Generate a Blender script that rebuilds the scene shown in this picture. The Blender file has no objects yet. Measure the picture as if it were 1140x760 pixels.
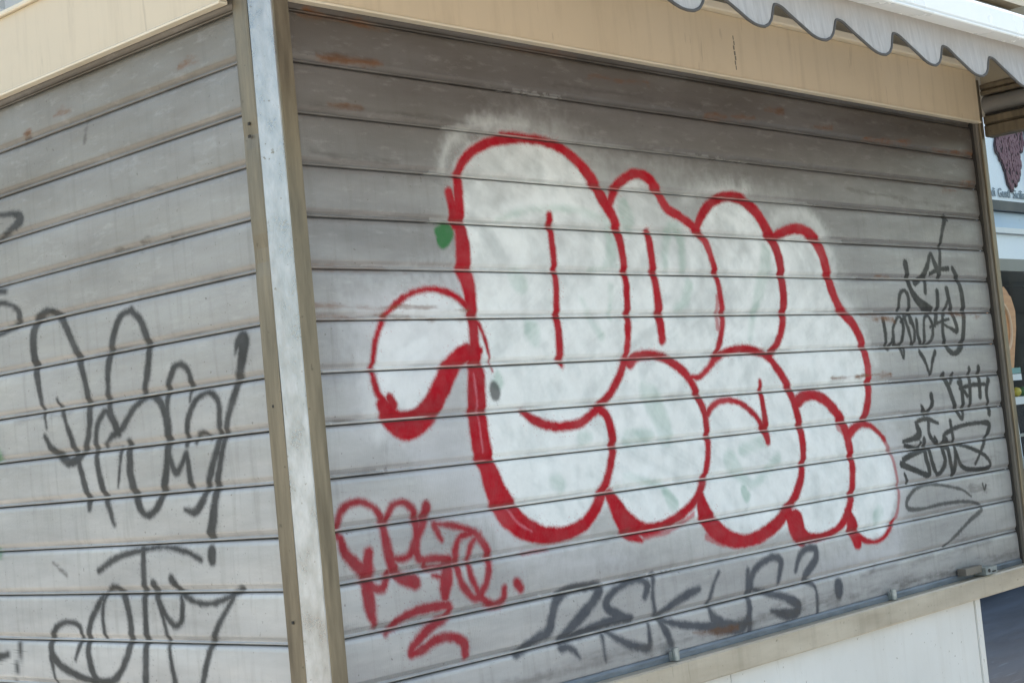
# Graffitied kiosk with closed roller shutters - bpy scene (Blender 4.5)
import bpy, bmesh, math, random
import numpy as np
from mathutils import Vector, Matrix
random.seed(4); rng = np.random.default_rng(7)
D = bpy.data
scene = bpy.context.scene
COL = scene.collection

# ------------------------------------------------------------------ paint strokes, metres on the shutter plane
# [shutter, group, colour, alpha, softness mm, mode, strokes]; a stroke is along(mm), height(mm), width(mm), ...
LAYERS = [
 ["R","piece","white",0.97,14,"poly",[[1107,2146,0,1158,2198,0,1238,2221,0,1358,2239,0,1482,2222,0,1577,2159,0,1646,2094,0,1760,2158,0,1844,2156,0,1902,2082,0,2024,2037,0,2111,2101,0,2211,2126,0,2324,2105,0,2416,2003,0,2535,2044,0,2630,2020,0,2698,1928,0,2714,1804,0,2828,1719,0,2866,1592,0,2825,1477,0,2743,1446,0,2874,1430,0,2954,1334,0,2948,1208,0,2860,1114,0,2747,1093,0,2651,1136,0,2429,1150,0,2360,1185,0,2178,1162,0,2050,1176,0,1939,1253,0,1798,1244,0,1631,1259,0,1538,1327,0,1439,1271,0,1290,1266,0,1201,1300,0,1135,1375,0,1106,1491,0,1091,1615,0,1090,1739,0,1095,1905,0,1103,2051,0],[800,1706,0,816,1773,0,884,1842,0,982,1860,0,1078,1828,0,1124,1769,0,1094,1728,0,1030,1679,0,964,1611,0,892,1588,0,816,1618,0]]],
 ["R","","halo",0.46,62,"poly",[[1082,2113,0,1147,2223,0,1294,2282,0,1492,2284,0,1691,2194,0,1922,2197,0,2168,2175,0,2527,2127,0,2751,1984,0,2870,1789,0,2910,1591,0,3012,1416,0,2984,1190,0,2822,1068,0,1605,1208,0,1152,1281,0,1062,1494,0],[762,1707,0,786,1803,0,888,1878,0,1056,1873,0,1096,1739,0,927,1543,0,794,1551,0]]],
 ["R","","halo",0.85,26,"stroke",[[1076,2122,9,1074,2164,20,1109,2209,23,1179,2245,24,1271,2262,19,1364,2261,13],[2390,2043,20,2458,2087,34,2567,2096,41,2655,2060,48,2704,1983,42,2727,1896,33],[774,1706,16,778,1629,36,794,1551,41],[1987,2110,15,2118,2141,20,2296,2151,21],[2703,1878,24,2816,1790,37,2905,1647,30]]],
 ["R","","primer",0.62,55,"poly",[[740,1842,0,917,1892,0,1104,1905,0,1114,1655,0,1134,1365,0,1271,1246,0,1601,1186,0,1390,1168,0,1175,1227,0,1110,1306,0,912,1425,0,842,1509,0,733,1574,0,711,1708,0],[2934,1448,0,3044,1356,0,3017,1187,0,2924,1028,0,2407,1039,0,2615,1087,0,2882,1089,0]]],
 ["R","piece","green",0.38,11,"stroke",[[1238,2025,12,1352,2054,16,1529,2061,18,1639,2040,22],[1720,2076,48,1730,2050,60,1737,2021,36],[1873,1926,29,1888,1988,30,1923,2035,34,1954,2005,39,1948,1920,26],[1661,2018,41,1649,1944,44,1628,1922,28],[1559,1910,9,1674,1923,12],[1972,1874,33,1938,1827,33,1898,1812,18],[2362,1975,50,2344,1917,52,2294,1843,33,2237,1730,23],[1637,1871,16,1620,1799,15],[1514,1835,12,1577,1741,15],[1307,1776,27,1319,1757,55,1324,1732,28],[1538,1793,19,1576,1744,24],[1633,1872,17,1620,1792,15],[1282,1889,53,1290,1876,53],[1732,1601,41,1767,1563,78,1802,1480,57],[1642,1482,43,1736,1484,36],[2134,1419,32,2250,1435,41],[1614,1384,22,1763,1357,18],[2075,1392,59,2172,1322,23,2312,1383,28],[1461,1492,32,1492,1496,26],[1350,1397,42,1365,1392,42],[2820,1162,51,2841,1178,39]]],
 ["R","piece","green",0.62,8,"stroke",[[1777,1334,31,1802,1302,45],[2127,1306,31,2138,1290,31],[1185,1662,14,1182,1643,39]]],
 ["R","piece","streak",0.45,14,"stroke",[[1262,2058,21,1461,2078,27,1560,2048,21],[1181,1811,26,1353,1799,30,1560,1820,23],[1598,1389,18,1689,1386,23,1741,1405,20],[2465,1449,33,2576,1389,35,2654,1397,22],[2027,1281,29,2123,1222,30,2258,1234,26],[1296,1414,32,1365,1440,24],[1667,1590,32,1730,1517,37,1797,1466,29],[2834,1371,50,2891,1255,77,2834,1122,51],[2090,1744,20,2219,1738,25,2357,1746,21],[2435,1660,33,2676,1626,44,2737,1542,46],[893,1703,54,952,1732,42]]],  # pale paint streaks, some of them painted-in reflected light
 ["R","piece","black",0.8,6,"stroke",[[1167,1629,33,1170,1617,37]]],
 ["R","piece","green2",0.93,5,"stroke",[[1035,1989,30,1061,1990,47,1044,1971,40,1043,1963,25]]],
 ["R","piece","green",0.75,8,"stroke",[[2314,1230,18,2262,1203,24,2202,1189,19]]],
 ["R","piece","red",1,6,"stroke",[[1285,2233,17,1341,2236,17,1398,2235,14],[1668,1682,27,1684,1740,27,1693,1798,28,1699,1894,29,1694,1975,32,1676,2041,37,1641,2087,42,1601,2144,40,1546,2188,33,1488,2217,30,1445,2226,28,1397,2230,27,1340,2228,27,1265,2218,27,1209,2202,26,1162,2179,26,1130,2152,26,1116,2121,30,1112,2081,34,1106,2008,40,1108,1960,50,1106,1899,54,1111,1887,50,1116,1845,43,1120,1796,35,1118,1748,34,1115,1700,45,1112,1664,57,1109,1634,60,1104,1569,63,1107,1497,65,1123,1448,58,1137,1402,67,1168,1346,77,1211,1306,62,1267,1282,49,1316,1272,40,1378,1272,36,1444,1289,36,1495,1325,37,1527,1364,34,1492,1317,23,1530,1363,30,1561,1417,29,1580,1465,31,1578,1511,33,1563,1546,31,1536,1561,23],[1080,2082,29,1088,2050,31,1095,2008,35],[1257,1568,18,1297,1546,26,1351,1530,26,1408,1526,25,1468,1533,25,1527,1559,25,1578,1589,28,1626,1633,28,1663,1679,27],[1424,2042,25,1423,1981,25,1424,1904,24,1423,1871,24,1416,1813,26,1414,1743,28,1412,1692,31,1414,1675,17],[1168,1668,4,1156,1729,10,1142,1769,15,1111,1811,22,1073,1840,19,1033,1854,17,984,1858,16,926,1847,16,876,1822,17,839,1790,18,812,1748,17,798,1703,16,794,1675,17,804,1632,19,836,1600,20],[814,1607,35,837,1575,56,873,1558,67,922,1567,61,962,1597,58,1001,1644,56,1044,1690,51,1089,1712,46,1133,1716,20],[837,1620,22,844,1605,30],[1666,2086,27,1702,2131,33,1754,2160,29,1797,2168,29,1844,2156,36,1876,2123,37,1906,2082,34,1966,2058,29,2026,2030,31,2066,1996,31,2090,1946,29,2107,1890,27,2115,1827,27,2114,1788,27,2099,1740,25,2072,1694,23,2052,1672,25,2014,1644,22,1972,1625,17,1940,1627,15],[1814,2011,30,1819,1948,32,1824,1873,33,1827,1797,37,1828,1731,35],[2032,2032,31,2074,2079,34,2134,2112,29,2205,2128,31,2274,2119,38,2339,2082,44,2381,2034,46,2416,1985,44,2430,1927,40,2430,1860,39,2419,1794,38,2405,1752,32,2370,1707,30,2327,1676,27],[2406,2011,27,2447,2030,31,2526,2046,32,2602,2036,38,2651,1999,50,2679,1939,48,2697,1870,45,2734,1809,39,2799,1763,41,2839,1711,41,2857,1658,40,2853,1670,41,2861,1625,41,2856,1572,40,2836,1511,39,2805,1463,36],[1678,1668,30,1710,1685,29,1758,1691,26,1818,1684,28,1876,1660,30,1926,1624,30,1957,1580,28,1979,1534,28,1985,1483,28,1980,1430,26,1962,1378,27,1936,1338,29,1891,1297,28,1827,1268,28,1750,1250,30,1679,1247,36,1613,1270,56,1573,1306,55,1551,1343,42],[1572,1296,49,1604,1250,44,1657,1222,14],[2058,1670,21,2095,1686,24,2172,1696,24,2241,1692,25,2309,1673,28,2360,1632,32,2402,1582,33,2428,1523,35,2444,1464,36,2447,1406,33,2437,1357,32,2407,1302,34,2360,1253,37,2292,1209,41,2208,1181,41,2115,1170,37,2037,1185,47,1971,1222,63,1936,1263,60,1922,1306,41],[1993,1524,23,2030,1549,20,2092,1557,19,2158,1544,20,2220,1507,21,2255,1466,28,2267,1438,27],[2260,1602,20,2262,1563,26,2265,1515,29,2267,1466,34,2268,1434,28],[2438,1535,41,2487,1551,35,2541,1551,34,2600,1529,39,2656,1488,40,2688,1448,42,2702,1397,42,2709,1336,36,2697,1278,35,2673,1220,36,2630,1173,35,2569,1148,26,2489,1140,23,2421,1146,34,2367,1176,73,2341,1219,46],[2717,1429,37,2754,1444,28,2806,1450,21,2862,1433,20,2915,1396,17],[2652,1196,39,2670,1152,66,2689,1103,51],[2668,1144,38,2723,1106,22,2779,1092,15,2836,1096,16,2889,1120,18,2917,1144,16],[2370,1192,82,2390,1145,49]]],
 ["R","piece","red",0.65,5,"stroke",[[2907,1401,19,2948,1345,18,2966,1281,16,2968,1228,16,2944,1168,16,2910,1136,17],[2096,1843,16,2083,1756,16],[1652,1262,23,1729,1229,12,1816,1242,13,1883,1264,15],[2656,1452,30,2707,1418,30],[1670,1228,17,1754,1232,13],[1935,1199,21,2021,1170,15,2197,1162,16],[1211,1240,8,1251,1241,9,1301,1240,8]]],
 ["R","piece","pinkstreak",0.6,4,"stroke",[[1169,1353,4,1202,1314,6,1248,1289,4],[1842,1246,5,1890,1271,5],[1104,1664,4,1106,1581,5,1110,1485,5]]],
 ["R","redtag","crimson",0.9600000000000001,7,"stroke",[[657,1338,18,660,1376,22,680,1399,19,720,1407,17,758,1392,19,783,1360,24,787,1323,27,797,1274,31,817,1238,28,861,1220,36],[663,1337,23,672,1306,26,697,1280,30,726,1263,34,739,1299,25],[734,1296,28,730,1258,40,725,1217,38,728,1181,34,734,1151,21],[730,1228,25,766,1221,24,788,1248,22],[790,1353,23,811,1386,21,846,1395,18,873,1375,22,881,1344,25,874,1308,24,847,1277,21,801,1276,18],[916,1378,30,901,1342,27,877,1307,26,880,1269,22,927,1263,20,970,1256,21],[892,1262,19,903,1246,15,960,1245,16],[933,1338,15,972,1333,18,1015,1322,19,1054,1306,19],[936,1335,24,943,1315,20,952,1302,13],[974,1252,25,955,1211,47,946,1178,25],[918,1228,12,948,1218,17],[1049,1304,17,1012,1302,19,992,1275,24,994,1237,24,1006,1192,23,1039,1162,20,1063,1172,21],[1071,1300,18,1038,1276,20,1030,1233,20,1043,1193,23,1062,1160,23,1100,1138,21,1130,1146,24,1139,1171,19],[1058,1305,23,1092,1264,25,1094,1225,25,1079,1188,23,1053,1163,24],[1182,1176,29,1192,1164,26],[764,1124,12,797,1144,21,845,1157,22,905,1160,23,955,1155,25,947,1136,23,900,1120,23,854,1096,26,830,1073,22,868,1076,24,913,1090,22,965,1087,22,994,1067,27,994,1046,26]]],
 ["R","greytag","slate",0.93,7,"stroke",[[1155,1018,22,1214,1037,26,1272,1052,32,1290,1084,31,1310,1117,28,1353,1137,23,1417,1138,23,1473,1129,27,1447,1100,30,1382,1063,30,1314,1030,27],[1310,1022,21,1407,1033,24,1504,1042,29,1584,1037,21],[1310,1007,21,1349,1000,23,1376,973,9],[1584,1037,21,1525,1056,31,1492,1082,29,1518,1107,21,1580,1125,19,1641,1124,20,1660,1106,29,1644,1082,22],[1477,1023,14,1533,991,22,1592,966,23,1639,956,24,1649,985,19,1648,1015,11],[1466,1013,15,1468,953,10],[1690,1132,16,1678,1083,16,1682,1031,21],[1690,1030,18,1763,1049,24,1834,1066,27,1876,1070,21],[1691,1018,14,1718,982,30,1733,952,27],[1703,1014,17,1793,989,22,1887,971,25,1971,958,40,2050,946,36,2088,968,23],[1972,1104,10,1941,1072,16,1908,1026,19],[1912,1018,13,1926,987,35,1958,966,40],[2104,1090,22,2096,1035,22,2094,984,28,2083,926,25],[2111,1035,25,2118,1071,28,2165,1099,23,2235,1111,22,2268,1094,30,2258,1066,25,2245,1040,16],[2112,1039,13,2193,1017,22,2268,996,25,2328,966,37,2310,944,35,2252,951,33,2199,967,13],[2338,1060,15,2365,1097,24,2410,1115,22,2453,1108,27,2447,1078,30,2397,1048,29,2383,1030,29,2424,1007,16,2434,979,16,2426,923,14],[2555,987,51,2554,975,51]]],
 ["R","tagtop","black2",0.9600000000000001,3,"stroke",[[3487,2117,28,3453,2066,21,3427,2014,19,3395,1910,26],[3473,2118,16,3503,2109,11],[3174,1952,35,3181,1910,31,3191,1869,28,3237,1828,36,3316,1803,25],[3218,1890,17,3273,1911,21,3318,1945,27,3352,1991,15,3370,1961,26,3394,1929,33],[3332,1922,16,3390,1936,18,3466,1942,18],[3297,1907,24,3287,1861,22],[3225,1886,16,3300,1918,16],[3096,1804,20,3116,1852,19,3146,1865,13,3169,1844,24,3163,1787,22],[2990,1773,21,2995,1725,23,2995,1679,15,3034,1704,16,3050,1748,16,3095,1781,11,3114,1747,22,3086,1693,17,3047,1691,17,3044,1732,20],[3127,1780,21,3145,1739,21,3166,1686,13,3184,1730,21,3168,1783,20],[3099,1764,13,3153,1787,11,3164,1763,20],[3206,1767,21,3205,1713,22,3242,1682,12,3294,1704,17,3311,1745,22,3289,1782,13,3256,1766,16,3243,1688,21],[3369,1862,27,3361,1811,25,3326,1753,21],[3294,1745,11,3366,1761,12,3430,1770,12],[3438,1870,28,3452,1811,26,3480,1734,25,3431,1739,12,3379,1757,13],[3398,1786,18,3432,1828,18],[3237,1828,34,3283,1807,39],[3498,1942,23,3532,1896,29,3544,1819,34,3531,1742,29,3499,1679,29,3446,1653,19,3400,1668,26,3377,1719,22,3388,1778,21],[3204,1663,21,3233,1631,20,3257,1588,12,3280,1630,18,3308,1662,19],[3081,1684,24,3093,1645,11,3105,1679,16]]],
 ["R","tagmid","black2",0.9500000000000001,3,"stroke",[[3345,1581,30,3368,1547,28,3399,1485,27,3442,1432,17,3460,1473,25,3463,1517,25,3463,1566,23],[3344,1576,20,3378,1551,14,3413,1581,21],[3535,1596,24,3513,1475,25],[3604,1598,28,3593,1502,26],[3448,1534,14,3545,1542,17,3642,1541,15],[3670,1555,25,3644,1518,24,3649,1474,20],[3650,1453,28,3646,1440,26],[3444,1553,19,3498,1507,19]]],
 ["R","taglow","black2",0.9500000000000001,3,"stroke",[[3249,1518,27,3248,1492,23,3208,1464,16,3176,1491,10,3188,1465,20],[3121,1437,12,3192,1446,19,3272,1427,13],[3032,1382,15,3092,1387,18,3137,1398,35,3128,1431,24],[3038,1370,15,3119,1354,14,3143,1371,17],[3019,1325,20,3098,1340,21,3183,1347,12],[3004,1312,25,3086,1287,20,3176,1266,21,3167,1319,28,3167,1378,25],[3209,1443,22,3206,1392,22,3260,1359,15,3326,1337,13],[3194,1342,23,3208,1290,26,3237,1262,16,3290,1297,25,3283,1344,25,3316,1368,25,3335,1257,25,3368,1321,23,3358,1428,21],[3238,1382,15,3276,1353,11,3300,1378,18],[3370,1330,22,3404,1275,20,3493,1258,15,3606,1258,19,3581,1297,17,3456,1337,14,3332,1360,14,3306,1386,19,3417,1408,15,3570,1411,15,3634,1401,28,3605,1363,21,3545,1309,16,3502,1276,13],[3017,1280,12,3031,1254,19],[3538,1204,13,3544,1183,7,3560,1199,11]]],
 ["R","loop","black2",0.8300000000000001,4,"stroke",[[3444,1171,9,3385,1198,10,3280,1220,11,3177,1234,11,3081,1229,13,3015,1198,19,3017,1171,18,3108,1162,12,3231,1165,12,3375,1160,13,3484,1144,12,3511,1121,19,3414,1092,15,3314,1057,13,3220,1027,8]]],
 ["L","bigtag","black",0.93,6,"stroke",[[908,1643,11,923,1727,26,936,1804,35,936,1864,35,911,1905,27,860,1921,19,808,1899,24,769,1844,28,738,1783,28,720,1723,26,716,1664,27,729,1608,23,760,1570,22,780,1559,21,824,1556,27,868,1579,24,897,1594,22,918,1623,17],[850,1708,10,828,1667,19,798,1598,23,776,1546,23,760,1494,24,749,1454,27,751,1439,16],[514,1880,16,559,1870,22,596,1825,26,619,1770,26,631,1714,23,632,1668,25,608,1616,31],[514,1880,21,477,1846,25,460,1795,27,468,1740,27,496,1681,21],[650,1401,17,679,1468,25,697,1526,26,702,1570,24,691,1626,22,651,1663,16,623,1639,23,600,1609,26],[663,1582,16,635,1601,18,589,1617,22,533,1660,20,476,1680,15,437,1667,20,413,1626,28,415,1571,29,439,1484,28,469,1438,25,514,1416,19,546,1441,27,566,1498,30,567,1554,28,563,1582,23],[598,1570,18,622,1487,8],[410,1625,19,404,1666,21,389,1712,22,357,1739,17,324,1729,20,313,1698,21,323,1655,8],[420,1551,24,395,1507,22,364,1527,18,350,1546,16,346,1512,21,342,1477,23],[347,1566,21,334,1619,20,301,1656,18,255,1669,15,223,1649,22,222,1610,22,231,1561,23,261,1507,23,296,1450,22,334,1416,21,372,1423,11],[313,1567,12,300,1583,12,278,1584,12,258,1570,10],[150,1740,8,136,1765,23,118,1766,40,129,1725,32,159,1663,23,193,1608,21,214,1557,21,246,1480,23,268,1416,28,286,1367,35],[290,1329,32,291,1312,30]]],
 ["L","lowtag","black",0.93,6,"stroke",[[730,1295,18,656,1322,18,568,1336,16,471,1343,14,391,1333,15,332,1313,17],[545,1340,23,553,1254,25,560,1150,25,578,1026,27],[727,1142,16,728,1192,18,718,1227,18,692,1252,15,660,1254,20,627,1220,25,618,1157,25,645,1094,24,696,1047,21,760,1040,18,792,1065,29,801,1119,24,780,1177,24,726,1234,20],[859,1089,12,829,1137,18,831,1166,19,886,1176,15,944,1154,21,965,1109,29,929,1073,22,851,1049,20,774,1037,19],[970,1094,17,961,1057,17,953,1021,12],[516,1262,24,500,1219,19,480,1158,16,471,1097,17,461,1030,22],[512,1261,21,490,1209,20,449,1171,18,420,1182,19,410,1216,19,416,1238,14],[446,1272,26,415,1244,20,362,1222,16,296,1219,15,235,1234,17,198,1248,19],[224,1232,14,292,1166,19,335,1100,20,369,1026,23]]],
 ["L","edgecurl","black",0.93,6,"stroke",[[1092,2116,12,1029,2137,14,976,2151,26,955,2163,37,979,2179,18,1037,2186,14,1081,2194,14]]],
 ["L","edgeloop","black",0.93,6,"stroke",[[1109,2005,16,1050,1995,16],[1114,1969,15,1054,1966,14,1006,1948,17,990,1925,27,1020,1903,15,1096,1892,13,1126,1890,12]]],
 ["L","edgedash","black",0.93,6,"stroke",[[1246,1087,23,1215,1086,24,1172,1093,18]]],
 ["L","edgetick","black",0.93,6,"stroke",[[1109,1120,15,1125,1068,17,1149,1028,9]]],
 ["L","","green2",0.8,6,"stroke",[[1147,1607,26,1141,1588,29],[1184,1357,24,1180,1341,21]]],
 ["R","","rust",0.9,9,"stroke",[[699,2460,6,799,2450,8,906,2452,4],[718,2361,4,802,2360,8,908,2362,4],[738,2257,4,789,2258,8,828,2258,4],[2135,2353,5,2222,2356,13,2374,2369,11],[2700,2369,6,2805,2369,9],[3004,2356,9,3136,2357,15,3298,2363,6],[3535,2353,10,3681,2353,13],[2436,2398,8,2532,2402,6],[2980,1912,6,3065,1910,9],[2858,1781,6,3052,1773,9],[3432,1788,6,3594,1781,9,3689,1780,6],[2645,1598,5,2996,1599,6],[642,1796,5,824,1795,6,988,1792,5,1224,1787,2],[1835,962,7,1946,950,14,2029,949,7],[3488,2209,6,3736,2244,5],[3469,2348,6,3771,2356,10],[3577,2255,6,3739,2254,10]]],
 ["R","","dirt",0.5,12,"stroke",[[713,2368,6,790,2369,10,869,2370,4],[826,2343,4,892,2340,8,919,2339,4],[3308,936,23,3448,930,24],[3138,946,11,3320,934,15],[3314,1041,12,3475,1038,9],[2903,934,17,3138,946,9],[1707,932,21,1745,935,21],[2849,941,18,2889,947,15],[2484,2403,8,3001,2397,9],[2742,996,8,2785,1023,4],[1611,1248,7,1468,1233,9]]],
 ["L","","rust",0.85,8,"stroke",[[260,2382,4,228,2380,14,190,2375,8],[764,2378,5,732,2380,16,693,2376,6],[907,2352,6,880,2362,12]]],
 ["L","","dirt",0.65,6,"stroke",[[541,2126,4,504,2128,8,398,2125,6],[564,2017,5,534,2023,9],[455,2023,4,430,2023,8],[504,2004,2,451,2002,4],[345,2020,4,318,2020,6],[647,2293,6,624,2346,7],[907,2350,7,882,2352,7],[468,2134,6,415,2132,10,370,2132,4],[340,2011,2,305,2018,2],[927,1320,3,871,1287,4]]],
 ["R","","dirt",0.55,22,"stroke",[[640,948,15,1563,953,18,2389,949,18,3724,946,22]]],
 ["R","","dirt",0.35,12,"stroke",[[2700,1001,22,2976,1008,28,3274,1002,24,3536,1016,31],[2032,966,14,2253,968,20,2540,969,16]]],
 ["R","","rust",0.55,7,"stroke",[[673,2447,8,851,2447,10,932,2447,6],[1318,2457,5,1450,2457,9,1588,2459,5],[1106,1811,2,638,1821,2],[648,1904,3,838,1903,2,1002,1903,1],[1634,2413,5,1801,2414,7,1879,2414,3]]],
 ["R","","dirt",0.5,10,"stroke",[[687,2250,6,881,2254,6,1165,2250,4],[1438,2376,5,1796,2379,7,2294,2380,5],[2846,2185,9,3713,2150,10],[2650,2243,6,3197,2239,9,3707,2236,10],[678,2148,4,815,2145,6,922,2144,4],[3136,1452,9,3653,1476,13],[3218,1286,9,3689,1293,12],[3448,1192,30,3582,1196,25],[683,1577,6,798,1578,4],[657,1151,5,770,1145,6]]],
 ["L","","dirt",0.45,12,"stroke",[[1028,2342,7,777,2341,7,546,2340,4],[333,2343,6,68,2344,6],[328,1906,3,75,1901,3],[1042,1667,5,795,1673,2],[657,1574,4,376,1567,2]]]
]


# ------------------------------------------------------------------ materials
def mat(name):
    m = D.materials.new(name); m.use_nodes = True
    nt = m.node_tree; nt.nodes.clear()
    out = nt.nodes.new('ShaderNodeOutputMaterial'); b = nt.nodes.new('ShaderNodeBsdfPrincipled')
    nt.links.new(b.outputs[0], out.inputs[0])
    return m, nt, b
def N(nt, t, **kw):
    n = nt.nodes.new(t)
    for k, v in kw.items():
        if hasattr(n, k): setattr(n, k, v)
        else: n.inputs[k].default_value = v
    return n
def coords(nt, scale=(1,1,1), kind='Object'):
    tc = N(nt, 'ShaderNodeTexCoord'); mp = N(nt, 'ShaderNodeMapping')
    mp.inputs['Scale'].default_value = scale
    nt.links.new(tc.outputs[kind], mp.inputs[0]); return mp.outputs[0]
def noise(nt, vec, scale, detail=4, rough=.55, dist=0):
    n = N(nt, 'ShaderNodeTexNoise'); n.inputs['Scale'].default_value = scale
    n.inputs['Detail'].default_value = detail; n.inputs['Roughness'].default_value = rough
    n.inputs['Distortion'].default_value = dist
    nt.links.new(vec, n.inputs['Vector']); return n.outputs['Fac']
def ramp(nt, fac, stops):
    r = N(nt, 'ShaderNodeValToRGB'); e = r.color_ramp.elements
    while len(e) < len(stops): e.new(.5)
    for i, (p, c) in enumerate(stops):
        e[i].position = p; e[i].color = (c, c, c, 1) if isinstance(c, (int, float)) else (*c, 1)
    nt.links.new(fac, r.inputs[0]); return r.outputs[0]
def mix(nt, fac, a, b, mode='MIX'):
    m = N(nt, 'ShaderNodeMix', data_type='RGBA', blend_type=mode)
    for sock, v in ((m.inputs[0], fac), (m.inputs[6], a), (m.inputs[7], b)):
        if isinstance(v, (int, float)): sock.default_value = v
        elif isinstance(v, tuple): sock.default_value = (*v, 1)
        else: nt.links.new(v, sock)
    return m.outputs[2]
def bump(nt, b, h, strength, dist):
    n = N(nt, 'ShaderNodeBump'); n.inputs['Strength'].default_value = strength
    n.inputs['Distance'].default_value = dist
    nt.links.new(h, n.inputs['Height']); nt.links.new(n.outputs[0], b.inputs['Normal'])
def simple(name, c1, c2, rough=.5, metal=0., scale=6, stretch=(1,1,1), bmp=.15, rvar=.15, spots=None, spotscale=60, streak=None):
    m, nt, b = mat(name)
    v = coords(nt, stretch)
    n1 = noise(nt, v, scale, 6, .6)
    colr = mix(nt, ramp(nt, n1, [(.3, 0.), (.7, 1.)]), c1, c2)
    if spots:
        n2 = noise(nt, coords(nt), spotscale, 3, .5)
        colr = mix(nt, ramp(nt, n2, [(.68, 0.), (.74, .8)]), colr, spots)
    if streak:
        s1 = noise(nt, coords(nt, (9, 9, .8)), 2.4, 6, .65)
        colr = mix(nt, ramp(nt, s1, [(.50, 0.), (.72, .30)]), colr, streak)
        s2 = noise(nt, coords(nt, (1, 1, 1)), 3.1, 8, .7)
        colr = mix(nt, ramp(nt, s2, [(.56, 0.), (.74, .22)]), colr, streak)
        s3 = noise(nt, coords(nt, (1, 1, .15)), 60, 2, .5)
        colr = mix(nt, ramp(nt, s3, [(.70, 0.), (.74, .35)]), colr, streak)
    nt.links.new(colr, b.inputs['Base Color'])
    b.inputs['Metallic'].default_value = metal
    nt.links.new(ramp(nt, n1, [(.2, max(0, rough-rvar)), (.8, min(1, rough+rvar))]), b.inputs['Roughness'])
    bump(nt, b, noise(nt, v, scale*8, 5, .6), bmp, .002)
    return m

def shutter_material(nm, z0, z1, amt, shade_tone, lo, hi):
    m, nt, b = mat(nm)
    v = coords(nt)
    at = N(nt, 'ShaderNodeAttribute', attribute_name='paint')
    wide = coords(nt, (1, 1, 4.5))
    base = mix(nt, ramp(nt, noise(nt, wide, 2.3, 5, .6), [(.32, 0.), (.68, 1.)]), lo, hi)
    # shade under the fascia painted as a brownish darkening that fades downward
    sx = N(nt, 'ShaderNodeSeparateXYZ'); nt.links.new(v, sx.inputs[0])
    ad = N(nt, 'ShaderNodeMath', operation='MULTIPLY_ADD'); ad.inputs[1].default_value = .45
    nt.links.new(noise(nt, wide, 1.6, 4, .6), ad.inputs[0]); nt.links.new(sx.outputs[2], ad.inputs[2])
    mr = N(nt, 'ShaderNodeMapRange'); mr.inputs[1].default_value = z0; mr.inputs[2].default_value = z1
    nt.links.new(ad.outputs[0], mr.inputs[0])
    base = mix(nt, ramp(nt, mr.outputs[0], [(0., 0.), (.5, amt*.42), (1., amt)]), base, shade_tone)
    # runs and streaks of dirt
    st = noise(nt, coords(nt, (14, 14, 1.2)), 3.2, 5, .62)
    base = mix(nt, ramp(nt, st, [(.52, 0.), (.78, .28)]), base, (.13, .12, .10))
    sp = noise(nt, v, 95, 2, .5)
    base = mix(nt, ramp(nt, sp, [(.71, 0.), (.76, .55)]), base, (.10, .085, .065))
    lt = noise(nt, coords(nt, (1.5, 1.5, 5)), 9, 6, .7)
    base = mix(nt, ramp(nt, lt, [(.55, 0.), (.8, .25)]), base, (.62, .61, .58))
    pc = mix(nt, ramp(nt, noise(nt, v, 22, 5, .65), [(.35, 0.), (.75, .16)]), at.outputs['Color'], (.23, .23, .225))
    nt.links.new(mix(nt, at.outputs['Alpha'], base, pc), b.inputs['Base Color'])
    inv = N(nt, 'ShaderNodeMath', operation='MULTIPLY_ADD'); inv.inputs[1].default_value = -.42; inv.inputs[2].default_value = .42
    nt.links.new(at.outputs['Alpha'], inv.inputs[0]); nt.links.new(inv.outputs[0], b.inputs['Metallic'])
    nt.links.new(ramp(nt, noise(nt, wide, 5, 5, .6), [(.3, .36), (.75, .56)]), b.inputs['Roughness'])
    sp2 = N(nt, 'ShaderNodeMath', operation='MULTIPLY_ADD'); sp2.inputs[1].default_value = -.42; sp2.inputs[2].default_value = .5
    nt.links.new(at.outputs['Alpha'], sp2.inputs[0]); nt.links.new(sp2.outputs[0], b.inputs['Specular IOR Level'])
    h = N(nt, 'ShaderNodeMath', operation='ADD')
    nt.links.new(noise(nt, v, 9, 3, .5), h.inputs[0]); nt.links.new(noise(nt, v, 160, 3, .6), h.inputs[1])
    h2 = N(nt, 'ShaderNodeMath', operation='MULTIPLY_ADD'); h2.inputs[1].default_value = 6.
    nt.links.new(noise(nt, coords(nt, (1, 1, 3)), 3.2, 2, .5), h2.inputs[0]); nt.links.new(h.outputs[0], h2.inputs[2])
    wv = N(nt, 'ShaderNodeTexWave'); wv.bands_direction = 'X'; wv.inputs['Scale'].default_value = 1/.0055/3.1416*.5*2
    wv.inputs['Distortion'].default_value = .4; nt.links.new(coords(nt, (1, 1, .02)), wv.inputs['Vector'])
    h3 = N(nt, 'ShaderNodeMath', operation='MULTIPLY_ADD'); h3.inputs[1].default_value = .22
    nt.links.new(wv.outputs['Fac'], h3.inputs[0]); nt.links.new(h2.outputs[0], h3.inputs[2])
    bump(nt, b, h3.outputs[0], .35, .0015)
    return m

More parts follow.
